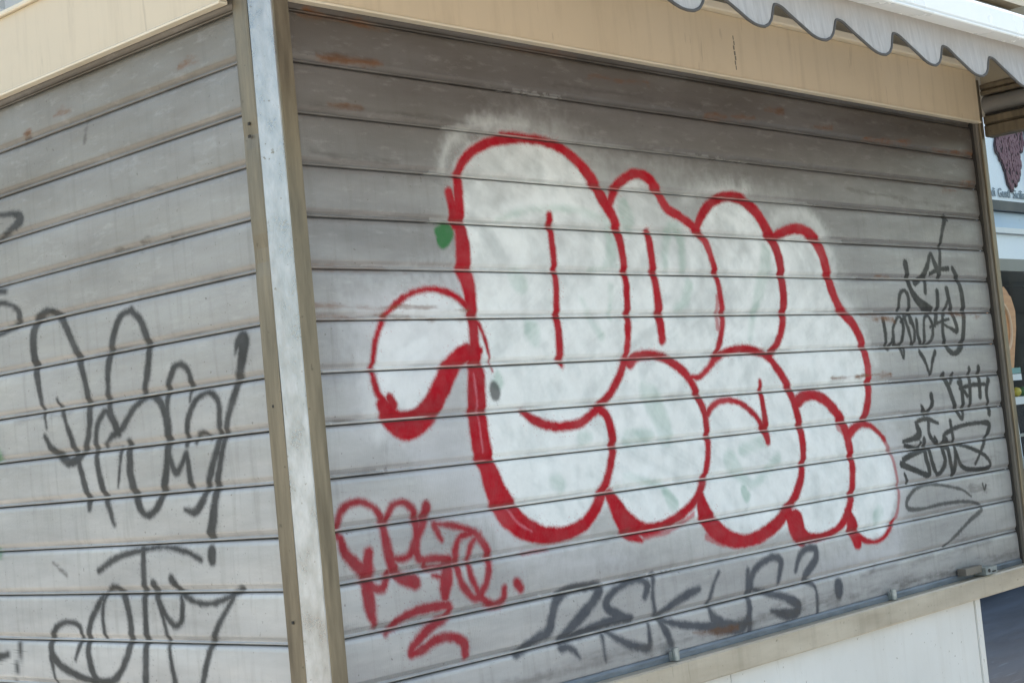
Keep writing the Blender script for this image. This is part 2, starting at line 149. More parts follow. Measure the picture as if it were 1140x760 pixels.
M = {}
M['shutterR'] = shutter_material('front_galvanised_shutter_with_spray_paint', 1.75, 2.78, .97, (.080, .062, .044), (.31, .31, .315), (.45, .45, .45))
M['shutterL'] = shutter_material('side_galvanised_shutter_with_spray_paint', 1.25, 2.72, .90, (.155, .132, .098), (.41, .41, .405), (.57, .57, .56))  # same metal, made paler in colour because this side gets more light
M['fascia'] = simple('cream_painted_steel', (.58, .48, .33), (.67, .56, .40), .38, 0, 1.1, bmp=.05, streak=(.36, .28, .18))
M['trim'] = simple('light_cream_folded_edge', (.70, .62, .47), (.78, .70, .55), .4, 0, 4, bmp=.05)
M['alu'] = simple('bright_brushed_aluminium', (.30, .305, .305), (.56, .565, .565), .33, .75, 16, (2, 2, .8), .5, .16, spots=(.20, .17, .12), spotscale=75, streak=(.20, .17, .13))
M['bronze'] = simple('dull_anodised_aluminium', (.12, .100, .070), (.27, .225, .155), .42, .55, 9, (4, 4, .5), .3, .15, spots=(.12, .10, .07), spotscale=60)
M['channel'] = simple('grey_guide_channel', (.13, .12, .105), (.22, .20, .17), .5, .4, 8, (2, 2, .5), .3)
M['sill'] = simple('worn_cream_sill_metal', (.42, .36, .27), (.56, .50, .40), .42, .15, 4, (1, 1, 4), .3, .15, spots=(.20, .17, .12), spotscale=80, streak=(.24, .20, .14))
M['panel'] = simple('glossy_off_white_panel', (.70, .68, .63), (.80, .79, .75), .2, 0, 2, bmp=.08, rvar=.08, spots=(.3, .26, .2), spotscale=55, streak=(.62, .59, .53))
M['rail'] = simple('blue_grey_bottom_rail', (.09, .11, .13), (.22, .25, .28), .5, .4, 9, (1, 1, 5), .3)
M['dark'] = simple('dark_interior', (.02, .018, .016), (.04, .036, .03), .8, 0, 5)
M['steel'] = simple('weathered_steel', (.20, .24, .235), (.46, .48, .47), .4, .6, 40, bmp=.4)
M['roof'] = simple('grey_roof_felt', (.10, .10, .10), (.16, .15, .14), .8, 0, 8)
M['upper'] = simple('upper_tan_cladding', (.33, .29, .21), (.40, .35, .26), .5, 0, 3)
M['greycorn'] = simple('grey_gutter_metal', (.17, .165, .15), (.25, .24, .22), .5, .2, 5)
M['bar'] = simple('white_enamelled_awning_bar', (.80, .84, .84), (.86, .89, .89), .28, 0, 3, bmp=.03)
M['piping'] = simple('dark_grey_piping', (.060, .057, .052), (.10, .096, .09), .7, 0, 30)
M['asphalt'] = simple('dark_asphalt', (.035, .04, .048), (.075, .08, .09), .7, 0, 2.5, (1, 1, 1), .5, .2, spots=(.012, .012, .014), spotscale=30)
M['white'] = simple('white_gloss_board', (.84, .88, .92), (.88, .91, .94), .35, 0, 2, bmp=.03)
M['whitepaint'] = simple('white_paint', (.72, .72, .70), (.80, .80, .78), .4, 0, 3, bmp=.05)
M['paleblue'] = simple('pale_blue_band', (.42, .56, .70), (.50, .62, .74), .4, 0, 3)
M['darkgrey'] = simple('dark_grey_metal', (.035, .04, .045), (.06, .065, .07), .5, .2, 4)
M['tanbeam'] = simple('grey_tan_beam', (.20, .19, .16), (.28, .26, .22), .5, 0, 4)
M['ink_red'] = simple('grape_plum_print', (.17, .06, .085), (.26, .13, .15), .6, 0, 30)
M['ink_dark'] = simple('grape_dark_print', (.035, .02, .03), (.06, .03, .04), .6, 0, 30)
M['ink_grey'] = simple('grey_lettering', (.26, .31, .34), (.32, .36, .38), .6, 0, 20)
M['green'] = simple('leaf_green', (.03, .10, .03), (.05, .16, .04), .6, 0, 20)
M['redfruit'] = simple('red_fruit', (.35, .02, .02), (.45, .05, .03), .35, 0, 20)
M['yellow'] = simple('yellow_fruit', (.55, .40, .04), (.62, .50, .08), .35, 0, 20)
M['wood'] = simple('warm_wood_board', (.55, .22, .08), (.72, .36, .16), .5, 0, 7, (1, 1, 5), .2)
M['ring'] = simple('pale_orange_ring', (.72, .42, .24), (.78, .50, .30), .5, 0, 10)
M['teal'] = simple('teal_label', (.12, .30, .28), (.18, .38, .34), .5, 0, 10)
M['render'] = simple('pale_render', (.62, .59, .54), (.70, .67, .62), .85, 0, 2.2, bmp=.3)
M['window'] = simple('dark_window_glass', (.02, .022, .03), (.035, .035, .05), .12, 0, 2, bmp=0, rvar=.02)
M['stone'] = simple('light_stone_paving', (.46, .42, .36), (.56, .52, .45), .8, 0, 3, bmp=.4)

def valance_material():
    m, nt, b = mat('grey_white_awning_cloth')
    v = coords(nt)
    sx = N(nt, 'ShaderNodeSeparateXYZ'); nt.links.new(v, sx.inputs[0])
    mr = N(nt, 'ShaderNodeMapRange'); mr.inputs[1].default_value = 2.30; mr.inputs[2].default_value = 2.46
    nt.links.new(sx.outputs[2], mr.inputs[0])
    n1 = noise(nt, coords(nt, (10, 1, 1)), 9, 5, .65)
    c = mix(nt, ramp(nt, n1, [(.3, 0.), (.75, 1.)]), (.43, .435, .435), (.63, .63, .62))
    c = mix(nt, ramp(nt, mr.outputs[0], [(.45, 0.), (.85, .75)]), c, (.42, .38, .34))  # painted shade: cloth darkens and browns toward its top edge
    nt.links.new(c, b.inputs['Base Color']); b.inputs['Roughness'].default_value = .8
    b.inputs['Sheen Weight'].default_value = .2
    st2 = noise(nt, coords(nt, (3, 1, 1)), 7, 6, .7)
    c = mix(nt, ramp(nt, st2, [(.52, 0.), (.72, .35)]), c, (.30, .27, .23)); nt.links.new(c, b.inputs['Base Color'])
    w1 = N(nt, 'ShaderNodeTexNoise'); w1.inputs['Scale'].default_value = 400; nt.links.new(v, w1.inputs['Vector'])
    bump(nt, b, w1.outputs['Fac'], .3, .001)
    tr = N(nt, 'ShaderNodeBsdfTranslucent'); nt.links.new(c, tr.inputs[0])
    ms = N(nt, 'ShaderNodeMixShader'); ms.inputs[0].default_value = .35
    nt.links.new(b.outputs[0], ms.inputs[1]); nt.links.new(tr.outputs[0], ms.inputs[2])
    nt.links.new(ms.outputs[0], nt.nodes['Material Output'].inputs[0])
    return m
M['cloth'] = valance_material()
def glass_material():
    m, nt, b = mat('clear_screen_glass')
    t = N(nt, 'ShaderNodeBsdfTransparent'); t.inputs[0].default_value = (.93, .96, .96, 1)
    g = N(nt, 'ShaderNodeBsdfGlossy'); g.inputs['Roughness'].default_value = .03
    f = N(nt, 'ShaderNodeFresnel'); f.inputs[0].default_value = 1.45
    ms = N(nt, 'ShaderNodeMixShader')
    nt.links.new(f.outputs[0], ms.inputs[0]); nt.links.new(t.outputs[0], ms.inputs[1]); nt.links.new(g.outputs[0], ms.inputs[2])
    nt.links.new(ms.outputs[0], nt.nodes['Material Output'].inputs[0])
    nt.nodes.remove(b)
    return m
M['glass'] = glass_material()
def ground_material():
    m, nt, b = mat('asphalt_ground')
    v = coords(nt)
    n1 = noise(nt, coords(nt, (.5, 2.2, 1)), 1.6, 6, .6, .4)
    c = mix(nt, ramp(nt, n1, [(.35, 0.), (.7, 1.)]), (.020, .034, .050), (.052, .076, .105))
    c = mix(nt, ramp(nt, noise(nt, coords(nt, (.6, 6, 1)), 3.0, 4, .6), [(.64, 0.), (.70, .5)]), c, (.15, .20, .25))
    c = mix(nt, ramp(nt, noise(nt, v, 9, 2, .5), [(.72, 0.), (.76, .7)]), c, (.01, .01, .012))
    nt.links.new(c, b.inputs['Base Color'])
    nt.links.new(ramp(nt, n1, [(.3, .45), (.7, .8)]), b.inputs['Roughness'])
    bump(nt, b, noise(nt, v, 70, 4, .7), .5, .004)
    return m
M['ground'] = ground_material()

# ------------------------------------------------------------------ object helpers
def link(name, me, m, parent=None, label=None, smooth=False):
    o = D.objects.new(name, me); COL.objects.link(o)
    if m is not None: me.materials.append(m)
    if smooth: me.shade_smooth()
    if parent is not None:
        o.parent = parent
        off = Vector(parent.location) if parent.type == 'EMPTY' else Vector((0, 0, 0))
        # meshes are written in world coordinates; the mesh stays put while the parent sits at the thing's base
        o.matrix_parent_inverse = Matrix.Translation(-off)
    if label: o['label'] = label
    return o
def tag(o, label, cat, group=None, kind=None):
    o['label'] = label; o['category'] = cat
    if group: o['group'] = group
    if kind: o['kind'] = kind
    return o
def empty(name, loc):
    o = D.objects.new(name, None); COL.objects.link(o); o.location = loc; o.empty_display_size = .2; return o
class MB:
    def __init__(s): s.bm = bmesh.new()
    def box(s, x0, x1, y0, y1, z0, z1):
        vs = [s.bm.verts.new(p) for p in ((x0,y0,z0),(x1,y0,z0),(x1,y1,z0),(x0,y1,z0),(x0,y0,z1),(x1,y0,z1),(x1,y1,z1),(x0,y1,z1))]
        for f in ((0,3,2,1),(4,5,6,7),(0,1,5,4),(1,2,6,5),(2,3,7,6),(3,0,4,7)): s.bm.faces.new([vs[i] for i in f])
        return s
    def extrude(s, prof, axis, a, b, segs=1, jit=0.):
        """closed profile of 2-D points swept along an axis; prof = (x,z) for 'y', (y,z) for 'x', (x,y) for 'z'"""
        rings = []
        for k in range(segs+1):
            t = a+(b-a)*k/segs; ring = []
            for i, (p, q) in enumerate(prof):
                if jit and 0 < k < segs: p += random.uniform(-jit, jit); q += random.uniform(-jit, jit)
                ring.append(s.bm.verts.new({'x': (t, p, q), 'y': (p, t, q), 'z': (p, q, t)}[axis]))
            rings.append(ring)
        n = len(prof)
        for r0, r1 in zip(rings, rings[1:]):
            for i in range(n): s.bm.faces.new((r0[i], r0[(i+1) % n], r1[(i+1) % n], r1[i]))
        s.bm.faces.new(rings[0][::-1]); s.bm.faces.new(rings[-1]); return s
    def tube(s, pts, r, n=8):
        rings = []
        for i, p in enumerate(pts):
            p = Vector(p); a = Vector(pts[max(0, i-1)]); b = Vector(pts[min(len(pts)-1, i+1)])
            t = (b-a).normalized(); u = t.orthogonal().normalized() if abs(t.y) > .9 else t.cross(Vector((0,1,0))).normalized()
            w = t.cross(u).normalized()
            rings.append([s.bm.verts.new(p+u*math.cos(2*math.pi*k/n)*r+w*math.sin(2*math.pi*k/n)*r) for k in range(n)])
        for r0, r1 in zip(rings, rings[1:]):
            for i in range(n): s.bm.faces.new((r0[i], r0[(i+1) % n], r1[(i+1) % n], r1[i]))
        s.bm.faces.new(rings[0][::-1]); s.bm.faces.new(rings[-1]); return s
    def disc(s, c, r, y, n=14, sx=1, sz=1, depth=.004):
        a = [s.bm.verts.new((c[0]+math.cos(2*math.pi*k/n)*r*sx, y, c[1]+math.sin(2*math.pi*k/n)*r*sz)) for k in range(n)]
        b = [s.bm.verts.new((v.co.x, y+depth, v.co.z)) for v in a]
        s.bm.faces.new(a[::-1]); s.bm.faces.new(b)
        for i in range(n): s.bm.faces.new((a[i], a[(i+1) % n], b[(i+1) % n], b[i]))
        return s
    def ball(s, c, r, sz=1.):
        bmesh.ops.create_icosphere(s.bm, subdivisions=2, radius=r, matrix=Matrix.Translation(c) @ Matrix.Diagonal((1, 1, sz, 1))); return s
    def build(s, name, m, parent=None, label=None, bevel=0., smooth=False, segs=2):
        if bevel:
            bmesh.ops.bevel(s.bm, geom=[e for e in s.bm.edges if e.calc_face_angle(0) > .5], offset=bevel, segments=segs, affect='EDGES', clamp_overlap=True)
        bmesh.ops.recalc_face_normals(s.bm, faces=s.bm.faces)
        me = D.meshes.new(name); s.bm.to_mesh(me); s.bm.free()
        o = link(name, me, m, parent, label, smooth)
        return o

# ------------------------------------------------------------------ the kiosk
kiosk = empty('market_kiosk', (2.15, 1.35, 0))
tag(kiosk, 'closed cream market kiosk with graffiti covered metal roller shutters and scalloped awning', 'kiosk')

# --- shutters: dense slatted sheets whose spray paint is a per-vertex colour
PITCH, ZTOP, LOW = .11, 2.45, .926
PROF = [(0., -.010), (.0009, -.010), (.0016, .0045), (.006, .0068), (.012, .0080), (.030, .0088), (.055, .0090), (.086, .0086), (.0905, .0082),
        (.093, .0070), (.096, .0048), (.100, .0026), (.1028, .0018), (.1042, .0040), (.1062, .0046), (.1079, .0026), (.1086, -.010)]   # (drop below the seam, bulge)
def slat_rows():
    """heights (top to bottom) and bulge of each row of vertices"""
    hs = []; k = -1
    zmax = ZTOP+PITCH
    base = sorted(set([round(h, 5) for h, _ in PROF] + [round(x, 5) for x in np.arange(.009, .1060, .0023)]))
    clean = []
    for h in base:
        if clean and h-clean[-1] < .0007 and not any(abs(h-q) < 1e-6 for q, _ in PROF): continue
        clean.append(h)
    ph = np.array([p[0] for p in PROF]); pd = np.array([p[1] for p in PROF])
    z, d, row = [], [], []
    for k in range(-1, 14):
        for h in clean:
            zz = ZTOP-k*PITCH-h
            if zz < LOW-.012: break
            z.append(zz); d.append(np.interp(h, ph, pd)); row.append(k)
    return np.array(z), np.array(d), np.array(row)
def vnoise(u, v, su, sv, seed, octaves=4):
    """value noise on arrays u, v (metres) with cell sizes su, sv"""
    r = np.random.default_rng(seed); out = 0; amp = 1; tot = 0
    for o in range(octaves):
        g = r.random((256, 256)).astype(np.float32)
        a = u/su*2**o+13.7*o; b = v/sv*2**o+5.3*o
        ia = np.floor(a).astype(int); ib = np.floor(b).astype(int); fa = a-ia; fb = b-ib
        fa = fa*fa*(3-2*fa); fb = fb*fb*(3-2*fb); ia %= 255; ib %= 255
        out = out+amp*((g[ia, ib]*(1-fa)+g[ia+1, ib]*fa)*(1-fb)+(g[ia, ib+1]*(1-fa)+g[ia+1, ib+1]*fa)*fb)
        tot += amp; amp *= .55
    return out/tot
def catmull(P, step=.006):
    P = np.array(P, float)
    if len(P) == 1: return np.vstack([P, P+1e-4])
    Q = np.vstack([2*P[0]-P[1], P, 2*P[-1]-P[-2]]); out = []
    for i in range(1, len(Q)-2):
        p0, p1, p2, p3 = Q[i-1:i+3]; n = max(2, int(np.hypot(*(p2-p1)[:2])/step))
        t = np.linspace(0, 1, n, endpoint=False)[:, None]
        c = .5*((2*p1)+(-p0+p2)*t+(2*p0-5*p1+4*p2-p3)*t*t+(-p0+3*p1-3*p2+p3)*t**3)
        c[:, 2] = (p1[2]+(p2[2]-p1[2])*t[:, 0]); out.append(c)
    out.append(P[-1:]); return np.vstack(out)
def stroke_field(F, U, V, pts, soft):
    """F = min over the stroke of (distance - radius) on the grid U (columns) x V (rows, descending)"""
    C = catmull(pts)
    for a, b in zip(C, C[1:]):
        r = max(a[2], b[2])/2+soft*1.6+.004
        c0 = np.searchsorted(U, min(a[0], b[0])-r); c1 = np.searchsorted(U, max(a[0], b[0])+r)
        r0 = np.searchsorted(-V, -(max(a[1], b[1])+r)); r1 = np.searchsorted(-V, -(min(a[1], b[1])-r))
        if c1 <= c0 or r1 <= r0: continue
        u = U[None, c0:c1]; v = V[r0:r1, None]
        dx, dy = b[0]-a[0], b[1]-a[1]; L2 = dx*dx+dy*dy+1e-12
        t = np.clip(((u-a[0])*dx+(v-a[1])*dy)/L2, 0, 1)
        dist = np.sqrt((u-a[0]-t*dx)**2+(v-a[1]-t*dy)**2)-(a[2]+(b[2]-a[2])*t)/2
        F[r0:r1, c0:c1] = np.minimum(F[r0:r1, c0:c1], dist)
def poly_field(F, U, V, pts, soft):
    P = np.array(pts)[:, :2]; r = soft*1.6+.01
    c0 = np.searchsorted(U, P[:, 0].min()-r); c1 = np.searchsorted(U, P[:, 0].max()+r)
    r0 = np.searchsorted(-V, -(P[:, 1].max()+r)); r1 = np.searchsorted(-V, -(P[:, 1].min()-r))
    if c1 <= c0 or r1 <= r0: return
    u = np.broadcast_to(U[None, c0:c1], (r1-r0, c1-c0)); v = np.broadcast_to(V[r0:r1, None], (r1-r0, c1-c0))
    dist = np.full(u.shape, 9.); ins = np.zeros(u.shape, bool)
    for a, b in zip(P, np.roll(P, -1, 0)):
        dx, dy = b-a; L2 = dx*dx+dy*dy+1e-12
        t = np.clip(((u-a[0])*dx+(v-a[1])*dy)/L2, 0, 1)
        dist = np.minimum(dist, np.hypot(u-a[0]-t*dx, v-a[1]-t*dy))
        cr = ((a[1] > v) != (b[1] > v)) & (u < (b[0]-a[0])*(v-a[1])/(b[1]-a[1]+1e-12)+a[0]); ins ^= cr
    F[r0:r1, c0:c1] = np.minimum(F[r0:r1, c0:c1], np.where(ins, -dist, dist))
PAINT = {'red': (.37, .004, .014), 'crimson': (.27, .006, .016), 'white': (.85, .89, .885), 'halo': (.62, .64, .63), 'streak': (.86, .90, .91),
         'primer': (.60, .61, .64), 'black': (.030, .030, .028), 'black2': (.019, .020, .019), 'slate': (.050, .056, .070), 'green': (.13, .34, .24),
         'green2': (.02, .16, .04), 'pinkstreak': (.62, .20, .24), 'rust': (.17, .066, .018), 'dirt': (.07, .060, .050)}
NAMES = {'piece': ('graffiti_piece', 'large bubble letter graffiti, white fill with thick red outlines'),
         'redtag': ('graffiti_tag', 'small crimson spray tag at the lower left of the bubble letters'),
         'greytag': ('graffiti_tag', 'dark grey lettered spray tag along the bottom slats'),
         'tagtop': ('graffiti_tag', 'tall black marker style tag near the right edge of the front shutter'),
         'tagmid': ('graffiti_tag', 'short black tag of upright strokes close to the right guide'),
         'taglow': ('graffiti_tag', 'angular black tag right of the bubble letters'),
         'loop': ('graffiti_tag', 'thin black looping underline'),
         'bigtag': ('graffiti_tag', 'large looping black tag ending in an exclamation mark'),
         'lowtag': ('graffiti_tag', 'black tag of tall letters on the lowest slats'),
         'edgecurl': ('graffiti_tag', 'black curl at the far edge above the large tag'),
         'edgeloop': ('graffiti_tag', 'black open loop at the far edge beside the large tag'),
         'edgedash': ('graffiti_tag', 'short black dash at the far edge near the bottom'),
         'edgetick': ('graffiti_tag', 'thin black tick left of the tall letters')}
def grid_mesh(name, P, faces, colr):
    used = np.zeros(len(P), bool); used[faces.ravel()] = True
    idx = np.cumsum(used)-1; P2 = P[used]; f = idx[faces]
    me = D.meshes.new(name); me.vertices.add(len(P2)); me.vertices.foreach_set('co', P2.astype(np.float32).ravel())
    me.loops.add(f.size); me.loops.foreach_set('vertex_index', f.astype(np.int32).ravel())
    me.polygons.add(len(f)); me.polygons.foreach_set('loop_start', np.arange(0, f.size, 4, dtype=np.int32))
    me.update(calc_edges=True)
    a = me.color_attributes.new('paint', 'FLOAT_COLOR', 'POINT')
    a.data.foreach_set('color', colr[used].astype(np.float32).ravel())
    return me
def build_shutter(side, U, to_world, label, flip):
    V, dep, row = slat_rows()
    nr, nc = len(V), len(U)
    UU = np.broadcast_to(U[None, :], (nr, nc)); VV = np.broadcast_to(V[:, None], (nr, nc))
    rgb = np.zeros((nr, nc, 3), np.float32); cov = np.zeros((nr, nc), np.float32); own = {}
    colj = rng.uniform(-1, 1, nc)[None, :]                         # fine upright ribbing of the slats frays every edge
    grain = rng.normal(0, 1, (nr, nc)).astype(np.float32)
    n_big = vnoise(UU, VV, .16, .10, 11+flip); n_fine = vnoise(UU, VV, .018, .022, 23+flip); n_dia = vnoise(UU+.25*np.sin(VV*9), VV+.12*np.sin(UU*7), .055, .16, 31+flip, 6); n_med = vnoise(UU, VV, .05, .045, 61+flip, 6)
    for s, g, c, al, soft, mode, strokes in LAYERS:
        if s != side: continue
        soft = soft/1000; F = np.full((nr, nc), 1., np.float32)
        for st in strokes:
            p = np.array(st, float).reshape(-1, 3)/1000
            (poly_field if mode == 'poly' else stroke_field)(F, U, V, p, soft)
        wob = .0004*colj+.0006*grain+(.0006*np.sin(UU*2*math.pi/.0055) if not flip else 0)+(n_fine-.5)*soft*1.1
        if c in ('rust', 'dirt'): wob = wob+(vnoise(UU, VV, .07, .014, 99+flip)-.5)*.03
        a = np.clip(.5-(F+wob)/(2*soft), 0, 1); a = a*a*(3-2*a)
        if c in ('red', 'crimson', 'black', 'black2', 'slate', 'white'):      # stray droplets around the spray
            a = np.maximum(a, (rng.random((nr, nc)) < .10*np.exp(-np.maximum(F, 0)/.010))*(F < .045)*rng.uniform(.1, .55, (nr, nc)))
        if c == 'white':
            hi = np.clip((VV-1.62)/.62, 0, 1)                       # the roller ran thin over the upper slats
            a *= np.clip(1.10-.50*hi-(n_big-.5)*.95*(.35+hi)-(n_dia-.5)*.45-(n_med-.5)*.5, .1, 1)
        elif c == 'primer': a *= .55+.8*(n_big-.3)
        elif c in ('halo', 'streak'): a *= np.clip(.75+.6*(n_med-.5), 0, 1)
        elif c == 'green': a *= np.clip(.6+1.2*(n_dia-.4), .1, 1.2)
        elif c == 'rust' or c == 'dirt': a *= np.clip(.7+2.6*(vnoise(UU, VV, .060, .012, 97+flip)-.45), 0, 1)
        else: a *= np.clip(1.03-.25*(n_big-.5)-.12*np.abs(colj)*(a < .95), 0, 1)
        a = np.clip(a*al, 0, 1)
        # spray does not reach into the joint between two slats
        if c not in ('rust', 'dirt'): a = a*np.where(dep < -.004, .25, 1.)[:, None]
        tint = np.array(PAINT[c], np.float32)
        if c == 'white':
            cl = np.clip(1.5*(n_med*.55+n_dia*.45-.50)+.5*(vnoise(UU, VV, .022, .05, 91)-.5)+.08, 0, .7)[..., None]
            cc = tint*(1-cl)+np.array([.44, .53, .53])*cl
        elif c in ('red', 'crimson'):
            cc = tint*(1+.35*(n_big[..., None]-.5)+.25*(n_fine[..., None]-.5))
        else: cc = np.broadcast_to(tint, rgb.shape)
        na = a+cov*(1-a)
        w = (a/np.maximum(na, 1e-5))[..., None]
        rgb = rgb*(1-w)+cc*w; cov = na
        if g: own[g] = np.maximum(own.get(g, 0), np.where(np.isin(c, ['green', 'halo', 'primer']), a*.6, a))
    # rolled lip of every slat: rubbed bare metal, brightened as a painted highlight
    ph = np.round(np.mod(ZTOP-V, PITCH), 5); bead = ((ph > .1036) & (ph < .1083))[:, None]
    wr = bead*np.clip(.20+1.3*(vnoise(UU, VV, .09, .02, 71+flip)-.35), 0, .65)*(.35+.65*np.clip((2.6-VV)/.9, 0, 1))
    rgb = rgb*(1-wr[..., None])+np.array([.66, .65, .60])*wr[..., None]; cov = np.maximum(cov, wr)
    edge = (((ph > .0985) & (ph < .1030))|(ph < .0045))[:, None]*np.clip(.75*(vnoise(UU, VV, .14, .02, 83+flip)-.25), 0, .5)
    rgb = rgb*(1-edge[..., None])+np.array([.09, .075, .055])*edge[..., None]; cov = cov+edge*(1-cov)
    # dark tone painted into the joints to deepen their shade
    groove = (dep < -.004)[:, None]
    rgb = np.where(groove[..., None], rgb*.3+np.array([.045, .038, .030])*.7, rgb); cov = np.where(groove, np.maximum(cov, .7), cov)
    warp = (vnoise(UU, VV*0+row[:, None]*3.1, .35, 1., 47+flip, 3)-.5)*.0035
    sag = (vnoise(UU, VV*0+row[:, None]*5.7, .55, 1., 53+flip, 2)-.5)*.0016
    P = to_world(UU, VV+sag, dep[:, None]+warp*np.where(dep > 0, 1, 0)[:, None]).reshape(-1, 3)
    i = np.arange(nr*nc).reshape(nr, nc)
    q = np.stack([i[:-1, :-1], i[1:, :-1], i[1:, 1:], i[:-1, 1:]], -1).reshape(-1, 4)
    if flip: q = q[:, ::-1]
    colr = np.concatenate([rgb, cov[..., None]], -1).reshape(-1, 4)
    lab = np.zeros(len(q), int); best = np.full(len(q), .38)
    order = list(own)
    for k, g in enumerate(order):
        o = own[g]; m4 = ((o[:-1, :-1]+o[1:, :-1]+o[1:, 1:]+o[:-1, 1:])/4).ravel()
        sel = m4 > best; lab[sel] = k+1; best[sel] = m4[sel]
    me = grid_mesh('roller_shutter', P, q[lab == 0], colr)
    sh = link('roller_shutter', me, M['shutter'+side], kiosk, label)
    for k, g in enumerate(order):
        if (lab == k+1).sum() == 0: continue
        me = grid_mesh(NAMES[g][0], P, q[lab == k+1], colr)
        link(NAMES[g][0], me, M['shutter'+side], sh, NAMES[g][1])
    return sh
def spaced(a, b, d0, d1):
    out = [a]
    while out[-1] < b: out.append(out[-1]+d0+(d1-d0)*(out[-1]-a)/(b-a))
    out[-1] = b; return np.array(out)
build_shutter('R', spaced(.60, 3.752, .0021, .0046), lambda u, v, d: np.stack([u, -d, v], -1),
              'wide front roller shutter with white and red bubble letters', 0)
build_shutter('L', np.concatenate([spaced(.03, 1.0, .0024, .0036), np.arange(1.01, 2.52, .02)]), lambda u, v, d: np.stack([.5635-d, u, v], -1),
              'side roller shutter with black tags', 1)

# bottom rails, pegs and lock of the front shutter
rail = MB().extrude([(-.016, .909), (-.016, .9215), (-.012, .927), (.004, .927), (.004, .909)], 'x', .66, 3.75, 1).build('bottom_rail', M['rail'], kiosk, bevel=.0015)
MB().extrude([(.5475, .909), (.5475, .9215), (.5515, .927), (.5675, .927), (.5675, .909)], 'y', .06, 2.5, 1).build('bottom_rail', M['rail'], kiosk, bevel=.0015)
for px in (1.723, 2.833):
    b = MB(); b.tube([(px, -.028, .911), (px, -.028, .9385), (px, -.028, .942)], .0095, 14).box(px-.013, px+.013, -.0235, -.0165, .911, .934).build('shutter_peg', M['steel'], kiosk)
lk = MB(); lk.box(3.272, 3.385, -.048, -.018, .925, .948); lk.build('lock', M['channel'], kiosk, 'sliding lock on the bottom rail of the front shutter', bevel=.004)
lc = MB().box(3.387, 3.468, -.060, -.016, .913, .937).build('lock_case', M['steel'], kiosk, bevel=.004)
MB().tube([(3.410, -.0625, .926), (3.410, -.058, .926)], .006, 12).build('keyhole', M['dark'], lc)
MB().box(3.432, 3.455, -.0625, -.0595, .918, .9225).build('slot', M['dark'], lc)

# corner post, guides
def post_ring(h):
    return [(.55, .052), (.55, .0065), (.586, -.03), (.631, -.03), (.631, .012), (.600, .012), (.600, .052)]
def strip(name, m, segs_pts, label=None, dent=0.):
    """one pressed face of the corner post: outer polyline + thickness toward the inside, slightly dented along its height"""
    b = MB(); rings = []; Z = np.linspace(.06, 2.86, 96)
    for z in Z:
        w = dent*(math.sin(z*7.1)*.35+math.sin(z*17.3+1)*.25)+(dent*2.6*math.exp(-((z-1.93)/.035)**2))+(dent*1.6*math.exp(-((z-2.18)/.02)**2))
        rings.append([b.bm.verts.new((p[0]+p[2]*w, p[1]+p[3]*w, z)) for p in segs_pts])
    n = len(segs_pts)
    for r0, r1 in zip(rings, rings[1:]):
        for i in range(n): b.bm.faces.new((r0[i], r0[(i+1) % n], r1[(i+1) % n], r1[i]))
    b.bm.faces.new(rings[0][::-1]); b.bm.faces.new(rings[-1])
    return b.build(name, m, kiosk, label)
strip('corner_post', M['alu'], [(.5512, .0045, 0, 0), (.5505, .0022, 0, 0), (.5835, -.0310, 0, 0), (.5865, -.0312, 0, 0), (.602, -.010, 0, 0), (.565, .018, 0, 0)], 'bright chamfered metal corner post')
strip('guide_rail', M['bronze'], [(.5500, .0530, .4, 0), (.5490, .0500, 1, 0), (.5490, .0080, 1, -.5), (.5515, .0048, 1, 0), (.5630, .0165, 0, 0), (.575, .030, 0, 0), (.575, .0530, 0, 0)], 'dented tan guide rail left of the corner', .0022)
strip('guide_rail', M['bronze'], [(.5868, -.0305, 0, 0), (.5895, -.0325, 0, 0), (.6285, -.0325, 0, .3), (.6310, -.0300, .3, .3), (.6310, .004, 0, 0), (.604, .004, 0, 0), (.5975, -.0130, 0, 0)], 'tan guide rail right of the corner', .0010)
for x, y, z in ((.5488, .030, 2.206), (.5488, .032, 2.18), (.5488, .031, 1.62), (.5488, .029, 1.18)):
    MB().box(x-.0012, x+.001, y-.003, y+.003, z-.003, z+.003).build('screw', M['dark'], kiosk, bevel=.001)
# right-hand guide: dark gap, channel, face with a bright lip
MB().extrude([(3.7535, .004), (3.7535, -.0150), (3.762, -.0150), (3.762, .004)], 'z', .85, 2.62).build('guide_rail', M['dark'], kiosk, 'dark slot beside the right edge of the shutter')
MB().extrude([(3.762, -.004), (3.762, -.026), (3.768, -.029), (3.776, -.029), (3.776, -.004)], 'z', .85, 2.62).build('guide_rail', M['channel'], kiosk, 'grey channel at the right edge of the shutter', bevel=.001)
MB().extrude([(3.776, -.004), (3.776, -.034), (3.7785, -.037), (3.802, -.037), (3.802, -.004)], 'z', .85, 2.62).build('guide_rail', M['bronze'], kiosk, 'outer tan rail at the right edge of the shutter', bevel=.001)

